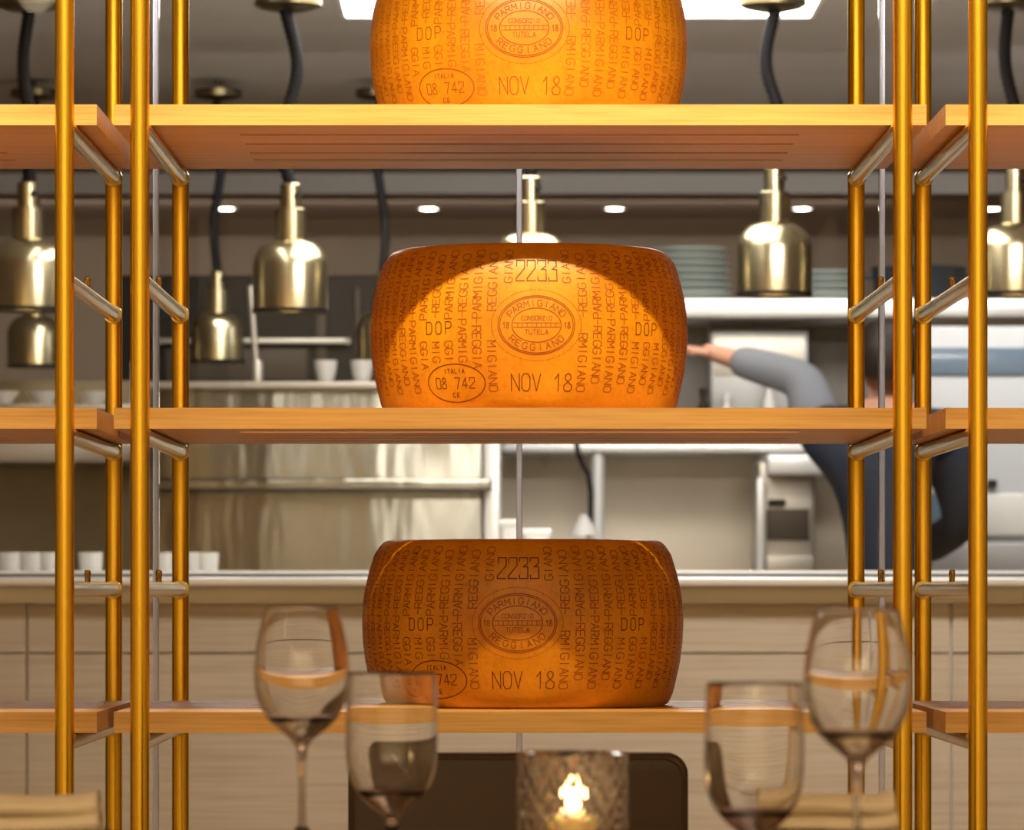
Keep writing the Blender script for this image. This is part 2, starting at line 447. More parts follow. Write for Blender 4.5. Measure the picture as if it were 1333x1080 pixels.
sx0, sx1 = wx(148, SF), wx(1206, SF)
lx1 = wx(126, SF); rx0 = wx(1231, SF)
W = sx1 - sx0
def make_shelf(label, x0, x1, lvl):
    zt = TOPS[lvl]; cx = (x0 + x1) / 2; hw = (x1 - x0) / 2
    root = tag(bpy.data.objects.new('wooden_shelf', None), label, 'shelf', 'maple shelf boards')
    COL.objects.link(root); root.location = (cx, SF, zt - .028); root.empty_display_size = .05
    D = SB - SF
    # board with four long ventilation slots cut through its middle
    b = MB()
    ys = [0]
    sl = [.125, .257, .39, .50]
    for q in sl: ys += [q, q + .020]
    ys.append(D)
    half = .385
    e = .0012
    for i in range(len(ys) - 1):
        y0, y1 = ys[i], ys[i + 1]
        if i % 2 == 0:
            b.box(-half, half, y0, y1, 0, .028)
    b.box(-hw, -half, 0, D, 0, .028); b.box(half, hw, 0, D, 0, .028)
    bm = bmesh.new(); 
    me = bpy.data.meshes.new('tmp'); me.from_pydata(b.v, [], b.f); bm.from_mesh(me)
    bmesh.ops.remove_doubles(bm, verts=bm.verts, dist=1e-5)
    # remove the inner walls where blocks touch
    seen = {}
    for f in bm.faces:
        kk = tuple(sorted(v.index for v in f.verts)); seen.setdefault(kk, []).append(f)
    b2 = MB(); b2.bm(bm); bpy.data.meshes.remove(me)
    o = b2.build('board', M['wood'], root, smooth=False)
    return root
gaps = {1: 'topmost', 2: 'middle', 3: 'lowest'}
make_shelf('long maple shelf under the top, brightly lit cheese wheel', sx0, sx1, 1)
make_shelf('long maple shelf under the cheese with the arched light patch', sx0, sx1, 2)
make_shelf('long maple shelf under the lowest, shaded cheese wheel', sx0, sx1, 3)
for l in (1, 2, 3):
    make_shelf({1: 'topmost', 2: 'middle', 3: 'lowest'}[l] + ' maple shelf of the left bay, without cheese', lx1 - W, lx1, l)
    make_shelf({1: 'topmost', 2: 'middle', 3: 'lowest'}[l] + ' maple shelf of the right bay, without cheese', rx0, rx0 + W, l)

DC = 6.665
make_cheese('cheese_wheel', 'whole yellow-orange cheese wheel fully lit on the top shelf', (wx(688, DC), DC, TOPS[1]), math.radians(-4.2), True)
make_cheese('cheese_wheel', 'whole orange cheese wheel on the middle shelf with an arched light patch', (wx(688.5, DC), DC, TOPS[2]), 0, False)
make_cheese('cheese_wheel', 'whole brown-orange cheese wheel in shade on the lowest shelf', (wx(680.5, DC), DC, TOPS[3]), math.radians(-4.4), False).scale = (1.014, 1.014, 1.0)

# ------------------------------------------------------------------ glass partition
DG = 7.10
joints = [wx(203, DG) - (wx(676, DG) - wx(203, DG)), wx(203, DG), wx(676, DG), wx(1148, DG), wx(1148, DG) + (wx(676, DG) - wx(203, DG))]
edges = [joints[0] - .55] + joints + [joints[-1] + .55]
for i, (a, c) in enumerate(zip(edges[:-1], edges[1:])):
    b = MB(); b.box(a + .0046, c - .0046, DG, DG + .012, .02, 2.62)
    struct(b.build('window_%d' % (i + 1), M['pane'], smooth=False))
for i, x in enumerate(joints):
    b = MB(); b.box(x - .0045, x + .0045, DG - .004, DG + .016, .0, 2.62, .0015)
    struct(b.build('trim_%d' % (i + 1), M['strip'], smooth=False))

# ------------------------------------------------------------------ rooms
KC = 2.45
box_struct('floor', -5, 5, -4, 19, -.1, 0, M['dfloor'])
box_struct('ceiling_dining', -5, 5, -4, 7.1, 2.9, 3.0, M['dceil'])
box_struct('wall_lintel', -5, 5, 7.04, 7.22, 2.62, 2.9, M['dwall'])
box_struct('wall_left', -4.1, -4.0, -4, 7.1, 0, 2.9, M['dwall'])
box_struct('wall_right', 4.0, 4.1, -4, 7.1, 0, 2.9, M['dwall'])
box_struct('wall_back', -4, 4, -4.1, -4.0, 0, 2.9, M['dwall'])
box_struct('wall_kitchen_left', -5.0, -4.9, 7.3, 19, 0, 2.7, M['kwall'])
box_struct('wall_kitchen_right', 4.9, 5.0, 7.3, 19, 0, 2.7, M['kwall'])
box_struct('wall_kitchen_back', -5, 5, 18.3, 18.4, 0, 2.7, M['kwall'])
# kitchen ceiling with a recess for the light panel
def kceil():
    b = MB()
    lx0, lx1_, ly0, ly1 = wx(444, 11.86), wx(1060, 11.86), 10.2, 11.86
    b.box(-5, 5, 7.22, ly0, KC, KC + .08); b.box(-5, 5, ly1, 16.3, KC, KC + .08)
    b.box(-5, lx0, ly0, ly1, KC, KC + .08); b.box(lx1_, 5, ly0, ly1, KC, KC + .08)
    struct(b.build('ceiling_kitchen', M['kceil'], smooth=False))
    t = thing('ceiling_light', 'large white light panel in the kitchen ceiling behind the top cheese', 'ceiling light', ((lx0 + lx1_) / 2, (ly0 + ly1) / 2, KC))
    hx, hy = (lx1_ - lx0) / 2, (ly1 - ly0) / 2
    b = MB(); b.box(-hx + .012, hx - .012, -hy + .012, hy - .012, .004, .02); b.build('diffuser', M['light'], t, smooth=False)
    b = MB()
    for q in ((-hx, hx, -hy, -hy + .012), (-hx, hx, hy - .012, hy), (-hx, -hx + .012, -hy + .012, hy - .012), (hx - .012, hx, -hy + .012, hy - .012)):
        b.box(*q, -.002, .05)
    b.build('frame', M['whitepanel'], t, smooth=False)
kceil()
box_struct('ceiling_soffit', -5, 5, 16.3, 18.3, 2.385, 2.46, M['kceil2'])
box_struct('trim_soffit', -5, 5, 16.28, 16.3, 2.38, 2.46, M['fascia'])
d0 = None
def downlight(px, label):
    global d0
    d = 1.385 * F / (VY - 270.5)
    loc = (wx(px, d), d, 2.385)
    if d0 is None:
        d0 = thing('downlight', label, 'ceiling light', loc, 0, 'small round downlights in the kitchen soffit')
        b = MB(); b.lathe([(0, -.004), (.030, -.004), (.030, .01)], 24); b.build('lens', M['down'], d0)
        b = MB(); b.lathe([(.030, -.003), (.042, -.006), (.044, 0), (.030, .004)], 24, closed=True); b.build('trim_ring', M['whitepanel'], d0)
    else: dup(d0, loc, label)
downlight(294, 'small round downlight just right of the left rear brass post')
downlight(558, 'small round downlight above the left part of the middle cheese')
downlight(800, 'small round downlight above the right part of the middle cheese')
downlight(1044, 'small round downlight beside the brass heat lamp right of the cheese')
downlight(1291, 'small round downlight just right of the rightmost front brass post')
# unseen strip light added to throw a bright streak on the range steel
tl = thing('ceiling_light', 'unseen white strip light added over the cooks aisle for a streak on the range', 'ceiling light', (-.77, 10.1, KC))
b = MB(); b.box(-.07, .07, -.9, .9, -.035, -.03); b.build('diffuser', M['light'], tl, smooth=False)
b = MB(); b.box(-.085, .085, -.92, .92, -.03, 0); b.build('housing', M['whitepanel'], tl, smooth=False)

# ------------------------------------------------------------------ pass counter
CF = 10.3
ct = thing('pass_counter', 'long kitchen pass counter with bright steel edge and pale panelled front', 'counter', (0, CF, 0))
zt = wz(745, CF); zb = wz(762.5, CF)
zw = wz(751, CF)
b = MB(); b.box(-3.4, 3.4, 0, 1.25, zb, zw, .004); b.build('worktop', M['steel_edge'], ct)
b = MB(); b.box(-3.4, 3.4, .11, .12, zw - .001, wz(746.5, CF)); b.build('gap_shade', M['bluegrey'], ct, smooth=False)  # solid strip coloured dark for the shade in the gap under the lip
b = MB(); b.box(-3.4, 3.4, .10, .13, wz(746.5, CF), wz(742.5, CF), .001); b.build('raised_lip', M['steel_edge'], ct)
b = MB(); b.box(-3.4, 3.4, .05, .07, wz(785, CF), zb); b.build('apron', M['steel_dull'], ct, smooth=False)
b = MB(); b.box(-3.4, 3.4, .10, 1.2, .08, zb - .002); b.build('carcass', M['joint'], ct, smooth=False)
b = MB()
jx = [-3.4, -2.4, wx(30, CF), wx(1243, CF), 2.4, 3.4]
jz = [.08, wz(1105, CF), wz(851, CF), zb - .03]
for i in range(len(jx) - 1):
    for k in range(len(jz) - 1):
        b.box(jx[i] + .003, jx[i + 1] - .003, .085, .0995, jz[k] + .003, jz[k + 1] - .002, .001)
b.build('front_panel', M['panel'], ct, smooth=False)
b = MB(); b.box(-3.3, 3.3, .15, 1.1, 0, .08); b.build('plinth', M['dark'], ct, smooth=False)
CTZ = zw

# ------------------------------------------------------------------ heat lamps
def lamp_profiles(k):
    q = .18 / 98 * k
    sh = [(49, 0), (49, 62), (47, 72), (43, 80), (37, 87), (29, 92), (20.5, 94)]
    inner = [(19, 92), (28, 90), (36, 85), (41.5, 78.5), (45.5, 71), (47.3, 62), (47.3, 0)]
    return [(r * q, z * q) for r, z in sh], [(r * q, z * q) for r, z in inner], q
def make_lamp(px, py_bottom, d, k, label, canopy_px, bend, group):
    x, z = wx(px, d), wz(py_bottom, d)
    t = thing('heat_lamp', label, 'heat lamp', (x, d, z), 0, group)
    sh, inner, q = lamp_profiles(k)
    b = MB(); b.lathe(sh + inner, 48, closed=True); shade = b.build('shade', M['lamp_brass'], t)
    b = MB(); b.lathe([(49.6 * q, 0), (49.8 * q, 4.5 * q), (49.0 * q, 4.5 * q), (47.0 * q, 4.5 * q), (47.0 * q, -.6 * q), (49.4 * q, -.6 * q)], 48, closed=True); b.build('rim_band', M['black'], shade)
    b = MB()
    b.lathe([(0, 93 * q), (20.5 * q, 93 * q), (20.5 * q, 134 * q), (19.5 * q, 135 * q), (0, 135 * q)], 32); neck = b.build('socket_sleeve', M['lamp_brass'], t)
    b = MB(); b.lathe([(0, 134 * q), (13.5 * q, 134 * q), (13.5 * q, 166 * q), (12 * q, 168 * q), (0, 168 * q)], 28); b.build('upper_sleeve', M['lamp_brass'], t)
    b = MB(); b.lathe([(0, 0), (4 * q, 0), (4 * q, 7 * q), (0, 7 * q)], 12)
    o = b.build('switch_knob', M['dark'], t); o.rotation_euler = (PI / 2, 0, .5); o.location = (9 * q, -11 * q, 152 * q)
    b = MB(); b.lathe([(0, 12 * q), (14 * q, 15 * q), (24 * q, 26 * q), (24 * q, 36 * q), (14 * q, 58 * q), (12 * q, 90 * q), (0, 90 * q)], 24); b.build('bulb', M['bulb'], t)
    # coiled black cord up to its ceiling mount
    cx = wx(canopy_px, d) - x; top = KC - z - .05
    z0 = 166 * q
    n = int((top - z0) / .0075)
    pts, rr = [], []
    for i in range(n + 1):
        f = i / n
        xx = cx * f + bend * math.sin(f * PI * 2.2) * (1 - abs(2 * f - 1) * .3)
        pts.append((xx, 0, z0 + (top - z0) * f)); rr.append((9.0 if i % 2 else 7.6) * q)
    b = MB(); b.tube(pts, rr, 14); b.build('coiled_cord', M['black'], t, angle=80)
    b = MB(); b.lathe([(0, 0), (18 * q, 0), (36 * q, 4 * q), (44 * q, 8 * q), (44 * q, 20 * q), (40 * q, 22 * q), (0, 22 * q)], 40, (cx, 0, KC - z - 22 * q - .026)); b.build('ceiling_mount', M['dark_brass'], t)
    b = MB(); b.lathe([(0, 0), (8 * q, 0), (8 * q, .03), (0, .03)], 16, (cx, 0, KC - z - .028)); b.build('mount_stem', M['dark_brown'], t)
    return t
G1 = 'brass heat lamps over the kitchen pass'
DL, DR = 11.2, 13.3
make_lamp(36, 405, DL, 1, 'large brass heat lamp hanging behind the left bay of the rack', 36, .012, G1)
make_lamp(378, 407, DL, 1, 'large brass heat lamp between the left rear post and the middle cheese', 375, -.022, G1)
make_lamp(690, 398, DL, 1, 'brass heat lamp hidden behind the middle cheese, only its neck showing above', 690, .01, G1)
make_lamp(1008, 385, DL, 1, 'large brass heat lamp right of the middle cheese, before the plate stack', 1006, .02, G1)
make_lamp(1322, 385, DL, 1, 'large brass heat lamp behind the right bay, cut by the picture edge', 1310, .012, G1)
G2 = 'smaller brass heat lamps of the rear row'
make_lamp(44, 478, DR, .84, 'small rear brass heat lamp below the large one in the left bay', 44, .01, G2)
make_lamp(283, 472, DR, .84, 'small rear brass heat lamp beside the left rear brass post', 284, -.012, G2)
make_lamp(498, 474, DR, .84, 'small rear brass heat lamp half hidden by the left side of the middle cheese', 494, .012, G2)

# ------------------------------------------------------------------ kitchen equipment
def pbox(b, x0, x1, y0, y1, d0, d1, bev=.004, base=None):
    """box whose front face (at depth d0) covers these photo pixels; base is subtracted from the place"""
    bx = base or (0, 0, 0)
    b.box(wx(x0, d0) - bx[0], wx(x1, d0) - bx[0], d0 - bx[1], d1 - bx[1], wz(y1, d0) - bx[2], wz(y0, d0) - bx[2], bev)

# big steel range with splashback
DS = 12.3
t = thing('steel_range', 'large stainless steel cooking range behind the pass, left of the cheeses', 'cooking range', (wx(425, DS), DS, 0)); B = t.location
b = MB(); b.box(wx(196, DS) - B[0], wx(632, DS) - B[0], 0, .75, .1, wz(503, DS), .006); b.build('body', M['steel'], t)
b = MB(); pbox(b, 192, 652, 496, 506, DS - .03, DS + .76, .004, B); b.build('top_lip', M['steel_dull'], t)
b = MB(); pbox(b, 196, 640, 622, 639, DS - .07, DS + .01, .008, B); b.build('ledge', M['steel'], t)
b = MB(); b.box(wx(629, DS) - B[0], wx(652, DS) - B[0], -.03, .7, .1, wz(506, DS), .008); b.build('corner_post', M['steel_edge'], t)
b = MB(); b.box(wx(200, DS) - B[0], wx(650, DS) - B[0], .03, .68, 0, .1); b.build('plinth', M['dark'], t)
# dark hot cupboard above/behind it
DH = 14.0
t = thing('dark_oven', 'dark oven unit standing behind the steel range under the hanging lamps', 'oven', (wx(400, DH), DH, 0)); B = t.location
b = MB(); pbox(b, 150, 640, 358, 1110, DH, DH + .7, .01, B); b.build('body', M['dark'], t)
b = MB(); pbox(b, 205, 455, 440, 447, DH - .05, DH - .03, .003, B); pbox(b, 205, 211, 440, 447, DH - .05, DH, .0, B); pbox(b, 449, 455, 440, 447, DH - .05, DH, .0, B); b.build('door_rail', M['steel_dull'], t)
b = MB(); pbox(b, 214, 400, 452, 496, DH - .012, DH + .01, .004, B); b.build('door_glass', M['dark_brown'], t)
b = MB(); pbox(b, 410, 425, 385, 500, DH - .012, DH + .01, .004, B); pbox(b, 462, 468, 375, 500, DH - .012, DH + .01, .002, B); b.build('side_pillar', M['dark_brown'], t)
# steel spray pipe
DP = 13.0
t = thing('steel_pipe', 'tall slim steel water pipe rising behind the range beside the small lamp', 'pipe', (wx(334, DP), DP, 0)); B = t.location
b = MB(); b.tube([(wx(335, DP) - B[0], 0, wz(495, DP)), (wx(333, DP) - B[0], 0, wz(470, DP)), (wx(326, DP) - B[0], 0, wz(372, DP))], .0085, 16); b.build('riser', M['steel_dull'], t)
b = MB(); b.lathe([(0, 0), (.016, 0), (.016, .055), (.011, .065), (0, .065)], 16, (wx(335, DP) - B[0], 0, wz(499, DP))); b.build('valve', M['steel_dull'], t)
# white cups on top of the range
def lathe_thing(name, label, cat, prof, m, px, py, d, group=None, n=32):
    b = MB(); b.lathe(prof, n); o = b.build(name, m, loc=(wx(px, d), d, wz(py, d))); return tag(o, label, cat, group)
CUP = [(0, 0), (.018, 0), (.024, .01), (.030, .04), (.031, .058), (.029, .058), (.027, .04), (.021, .013), (0, .009)]
zr = None
lathe_thing('white_cup', 'small white cup on the range ledge below the large left lamp', 'cup', CUP, M['white'], 424, 497, 12.7, 'white cups on the steel range')
lathe_thing('white_cup', 'small white cup on the range beside the edge of the middle cheese', 'cup', CUP, M['white'], 471, 497, 12.7, 'white cups on the steel range')

# left bay: steel shelving with tubs
DW = 13.2
t = thing('steel_shelving', 'steel wall shelving with khaki back seen behind the left bay', 'shelving', (wx(20, DW), DW, 0)); B = t.location
b = MB(); b.box(wx(-160, DW) - B[0], wx(185, DW) - B[0], .36, .38, .1, wz(488, DW)); b.build('back_panel', M['khaki'], t, smooth=False)
for y0, y1 in ((486, 500), (574, 602)):
    b = MB(); pbox(b, -160, 185, y0 + 40, y1 + 40 - 6, DW, DW + .36, .004, B) if y0 < 500 else pbox(b, -160, 185, y0, y1, DW, DW + .36, .004, B)
    b.build('board', M['steel_dull'], t)
for x0 in (-158, 170):
    b = MB(); b.box(wx(x0, DW) - B[0], wx(x0 + 12, DW) - B[0], .01, .04, 0, wz(470, DW), .002); b.build('upright', M['steel_edge'], t)
for i, px in enumerate((2, 56, 122)):
    lathe_thing('white_bowl', ['small white bowl at the left picture edge on the upper steel shelf', 'small white bowl on the upper steel shelf beside the left front post', 'small white bowl on the upper steel shelf between the left posts'][i],
        'bowl', [(0, 0), (.025, 0), (.03, .006), (.048, .03), (.052, .036), (.049, .036), (.028, .012), (0, .01)], M['white'], px, 525.8, DW + .1, 'white bowls on the steel shelving')
# tumblers on the counter
TUM = [(0, 0), (.024, 0), (.026, .004), (.030, .062), (.028, .062), (.0245, .008), (0, .006)]
dts = 11.3
for px, lab in ((14, 'clear tumbler on the counter at the left picture edge'), (42, 'clear tumbler on the counter between picture edge and left front post'), (66, 'clear tumbler on the counter touching the left front post'),
                (118, 'clear tumbler on the counter between the left pair of posts'), (216, 'clear tumbler on the counter left of the second rear post'), (251, 'clear tumbler on the counter just right of the second rear post'), (269, 'clear tumbler on the counter, rightmost of the row')):
    b = MB(); b.lathe(TUM, 28); o = b.build('tumbler', M['tumbler'], loc=(wx(px, dts), dts, CTZ + .0005)); tag(o, lab, 'glass', 'tumblers on the pass counter')

# middle/right: splashback and over-shelves
DX = 14.3
box_struct('wall_splashback', wx(640, DX), wx(1500, DX), DX + .42, DX + .5, 0, wz(580, DX + .42), M['splash'])
box_struct('wall_upper_tiles', wx(640, DX), wx(1500, DX), DX + .42, DX + .5, wz(580, DX + .42), wz(392, DX + .42), M['upper_tiles'])
DV = 14.2
t = thing('steel_worktable', 'steel back worktable carrying the coffee machine, right of the cheeses', 'worktable', (wx(920, DV), DV, 0)); B = t.location
b = MB(); pbox(b, 655, 1188, 752, 770, DV - .25, DV + .4, .004, B); b.build('table_top', M['steel_edge'], t)
for px in (670, 1170):
    for yy in (-.2, .34):
        b = MB(); b.tube([(wx(px, DV) - B[0], yy, 0), (wx(px, DV) - B[0], yy, wz(768, DV - .25))], .018, 16); b.build('leg', M['steel_edge'], t)
def wall_shelf(label, x0, x1, y0, y1, dd):
    t = thing('steel_shelf', label, 'shelf', (wx((x0 + x1) / 2, dd), dd, wz(y1, dd))); B = t.location
    b = MB(); pbox(b, x0, x1, y0, y1, dd, DX + .42, .004, B); b.build('board', M['steel_edge'], t)
    for px in (x0 + 60, x1 - 60):
        b = MB(); xx = wx(px, dd) - B[0]; e = DX + .42 - dd
        b.add([(xx - .004, e, 0), (xx + .004, e, 0), (xx - .004, e, -.03), (xx + .004, e, -.03), (xx - .004, e - .25, 0), (xx + .004, e - .25, 0)], [(0, 2, 4), (1, 5, 3), (0, 1, 3, 2), (2, 3, 5, 4), (0, 4, 5, 1)]); b.build('bracket', M['steel_dull'], t, smooth=False)
wall_shelf('narrow steel shelf below the middle cheese shelf, over the beige splashback', 655, 1188, 577, 588, DV + .1)
wall_shelf('thick bright steel shelf carrying the plate stacks and the dark pot', 872, 1420, 388, 412, DV)
t = thing('support_pole', 'upright steel pole beside the black cable, above the lowest cheese', 'pole', (wx(778, DV + .14), DV + .14, wz(752, DV - .25)))
b = MB(); b.tube([(0, 0, 0), (0, 0, wz(588, DV + .1) - wz(752, DV - .25) - .0005)], .0205, 20); b.build('tube', M['steel_edge'], t)
b = MB(); b.lathe([(0, 0), (.03, 0), (.03, .012), (.021, .02), (.021, .03), (0, .03)], 20); b.build('foot', M['steel_dull'], t)
# cable and small hand lamp at the pipe
DQ = 13.9
t = thing('hanging_cable', 'black cable curving down beside the steel pipe to a small pale plug', 'cable', (wx(770, DQ), DQ, wz(690, DQ))); B = t.location
b = MB()
cp = [(748, 560), (752, 588), (758, 604), (766, 618), (769, 640), (769, 680), (766, 700)]
b.tube([(wx(x, DQ) - B[0], 0, wz(y, DQ) - B[2]) for x, y in cp], .008, 12); b.build('cord', M['black'], t)
b = MB(); b.lathe([(0, 0), (.045, .0), (.04, .012), (.018, .05), (.010, .062), (0, .064)], 24, (wx(760, DQ) - B[0], 0, wz(697, DQ) - B[2])); b.build('pale_head', M['white'], t)
# white tubs behind the lowest cheese
def tub(px0, px1, y0, y1, d, label, m):
    bx = (wx((px0 + px1) / 2, d), d, wz(y1, d))
    b = MB(); hw = (wx(px1, d) - wx(px0, d)) / 2; h = wz(y0, d) - wz(y1, d)
    b.box(-hw, hw, 0, hw * 1.6, 0, h, .01); o = b.build('container', m, loc=bx); tag(o, label, 'container')
    b = MB(); b.box(-hw - .004, hw + .004, -.004, hw * 1.6 + .004, h - .012, h + .004, .004); b.build('lid', m, o)
tub(652, 676, 678, 744, 11.2, 'white lidded tub on the pass counter behind the lowest cheese', M['white'])
tub(682, 716, 690, 744, 11.25, 'pale grey lidded tub behind the lowest cheese, right of the glass joint', M['whitepanel'])

# plate stacks
PL = [(0, 0), (.05, 0), (.056, .004), (.085, .012), (.118, .026), (.1215, .0285), (.1205, .0305), (.115, .0295), (.083, .017), (.05, .009), (0, .008)]
zs = wz(388, DV)
p0 = None
ordn = ['lowest', 'second', 'third', 'fourth', 'fifth', 'sixth', 'topmost']
for k in range(7):
    b = MB(); lab = ordn[k] + (' from below' if 0 < k < 6 else '') + ' sage stoneware plate of the tall stack beside the middle cheese'
    if p0 is None:
        b.lathe(PL, 48); p0 = b.build('plate', M['plate'], loc=(wx(903, DV + .2), DV + .2, zs)); tag(p0, lab, 'plate', 'sage plates in the tall stack')
    else:
        q = p0.copy(); COL.objects.link(q); q.location = (wx(903 - k * 1.2, DV + .2), DV + .2, zs + k * .0222); q['label'] = lab
ord2 = ['lowest', 'second', 'third', 'topmost']
for k in range(4):
    q = p0.copy(); COL.objects.link(q); q.location = (wx(1076, DV + .2), DV + .2, zs + k * .0215); q.scale = (.9, .9, .95)
    q['label'] = ord2[k] + ' sage stoneware plate of the low stack by the right rear post'; q['group'] = 'sage plates in the low stack'
# dark pot
dp = DV + .18
t = thing('dark_pot', 'wide dark blue pot on the upper steel shelf between the right posts', 'pot', (wx(1196, dp), dp, zs))
b = MB(); b.lathe([(0, 0), (.125, 0), (.135, .008), (.145, .098), (.149, .104), (.143, .104), (.131, .01), (0, .008)], 48); b.build('body', M['pot'], t)
for s in (-1, 1):
    b = MB(); b.tube([(s * .14, -.03, .075), (s * .175, -.025, .08), (s * .175, .025, .08), (s * .14, .03, .075)], .006, 10); b.build('handle', M['pot'], t)
# grey box & bottles under the upper shelf, standing on the lower shelf
zl = wz(577, DV + .1)
def gbox(px0, px1, y0, d, label, m, name='steel_box'):
    d += .16; b = MB(); hw = (wx(px1, d) - wx(px0, d)) / 2; h = wz(y0, d) - zl
    b.box(-hw, hw, 0, .22, 0, h, .006); o = b.build(name, m, loc=(wx((px0 + px1) / 2, d), d, zl)); tag(o, label, 'box')
    b = MB(); b.box(-hw + .01, hw - .01, -.004, .002, h * .60, h - .015, .002); b.build('front_plate', M['steel_dull'], o)
gbox(925, 1052, 430, DV + .02, 'grey steel box on the lower shelf below the plate stack', M['greypanel'])
for px, y0, lab in ((1001, 488, 'small white bottle standing below the heat lamp right of the cheese'), (946, 512, 'short white shaker beside the lower right edge of the middle cheese'), (916, 505, 'dark short shaker touching the edge of the middle cheese')):
    d = DV + .13; h = wz(y0, d) - zl
    b = MB(); b.lathe([(0, 0), (.019, 0), (.021, .004), (.021, h * .62), (.012, h * .75), (.011, h * .86), (.014, h * .88), (.014, h), (0, h)], 20)
    tag(b.build('bottle', M['white'] if 'white' in lab else M['dark'], loc=(wx(px, d), d, zl)), lab, 'bottle')
# coffee machine
DM = 13.5
t = thing('coffee_machine', 'steel coffee machine standing on the back worktable right of the lowest cheese', 'machine', (wx(1036, DM), DM, 0)); B = t.location
zc = wz(752, DV - .25)
b = MB(); b.box(wx(1000, DM) - B[0], wx(1078, DM) - B[0], .55, .9, zc, wz(592, DM), .012); b.build('body', M['steel_dull'], t)
b = MB(); pbox(b, 998, 1080, 590, 618, DM + .45, DM + .92, .012, B); b.build('top_case', M['steel_edge'], t)
b = MB(); b.box(wx(998, DM) - B[0], wx(1008, DM) - B[0], .50, .56, zc, wz(616, DM), .004); b.build('side_column', M['steel_edge'], t)
b = MB(); b.box(wx(1014, DM) - B[0], wx(1038, DM) - B[0], .535, .56, wz(654, DM), wz(645, DM), .003); b.build('display', M['dark'], t)
b = MB(); b.box(wx(1012, DM) - B[0], wx(1070, DM) - B[0], .54, .56, wz(700, DM), wz(658, DM), .004); b.build('brew_recess', M['dark_brown'], t)
b = MB(); b.box(wx(1010, DM) - B[0], wx(1074, DM) - B[0], .47, .57, zc, wz(722, DM), .004); b.build('drip_tray', M['steel_dull'], t)
# tall pale machine behind the right bay
DK = 13.3
t = thing('pale_machine', 'tall pale enamel kitchen machine behind the right bay of the rack', 'machine', (wx(1290, DK), DK, 0)); B = t.location
b = MB(); b.box(wx(1196, DK) - B[0], wx(1420, DK) - B[0], 0, .35, 0, wz(424, DK), .01); b.build('cabinet', M['machine'], t)
b = MB(); pbox(b, 1204, 1412, 452, 488, DK - .01, DK + .02, .004, B); b.build('window', M['bluegrey'], t)
b = MB(); pbox(b, 1206, 1256, 598, 626, DK - .012, DK + .02, .004, B); pbox(b, 1206, 1256, 642, 700, DK - .012, DK + .02, .004, B); b.build('side_door', M['bluegrey'], t)
b = MB(); pbox(b, 1262, 1412, 642, 698, DK - .015, DK + .02, .006, B); b.build('front_door', M['white'], t)
b = MB(); pbox(b, 1286, 1298, 624, 634, DK - .03, DK + .01, .004, B); b.build('knob', M['dark'], t)
b = MB(); pbox(b, 1198, 1418, 706, 748, DK - .02, DK + .02, .006, B); b.build('drawer', M['greypanel'], t)

# ------------------------------------------------------------------ the cook
def skin_body(name, nodes, edges_, mat, parent=None, loc=(0, 0, 0), sub=2, root=0):
    me = bpy.data.meshes.new(name); me.from_pydata([n[:3] for n in nodes], edges_, [])
    o = bpy.data.objects.new(name, me); COL.objects.link(o); o.location = loc
    sm = o.modifiers.new('skin', 'SKIN'); sm.use_smooth_shade = True
    for i, n in enumerate(nodes):
        r = n[3]; me.skin_vertices[0].data[i].radius = r if isinstance(r, tuple) else (r, r)
    me.skin_vertices[0].data[root].use_root = True
    su = o.modifiers.new('sub', 'SUBSURF'); su.levels = sub; su.render_levels = sub
    bpy.context.view_layer.update()
    dg = bpy.context.evaluated_depsgraph_get(); ev = o.evaluated_get(dg)
    m2 = bpy.data.meshes.new_from_object(ev); m2.materials.clear(); m2.materials.append(mat)
    for p in m2.polygons: p.use_smooth = True
    o.modifiers.clear(); o.data = m2; bpy.data.meshes.remove(me)
    if parent: o.parent = parent
    return o
DK2 = 12.75
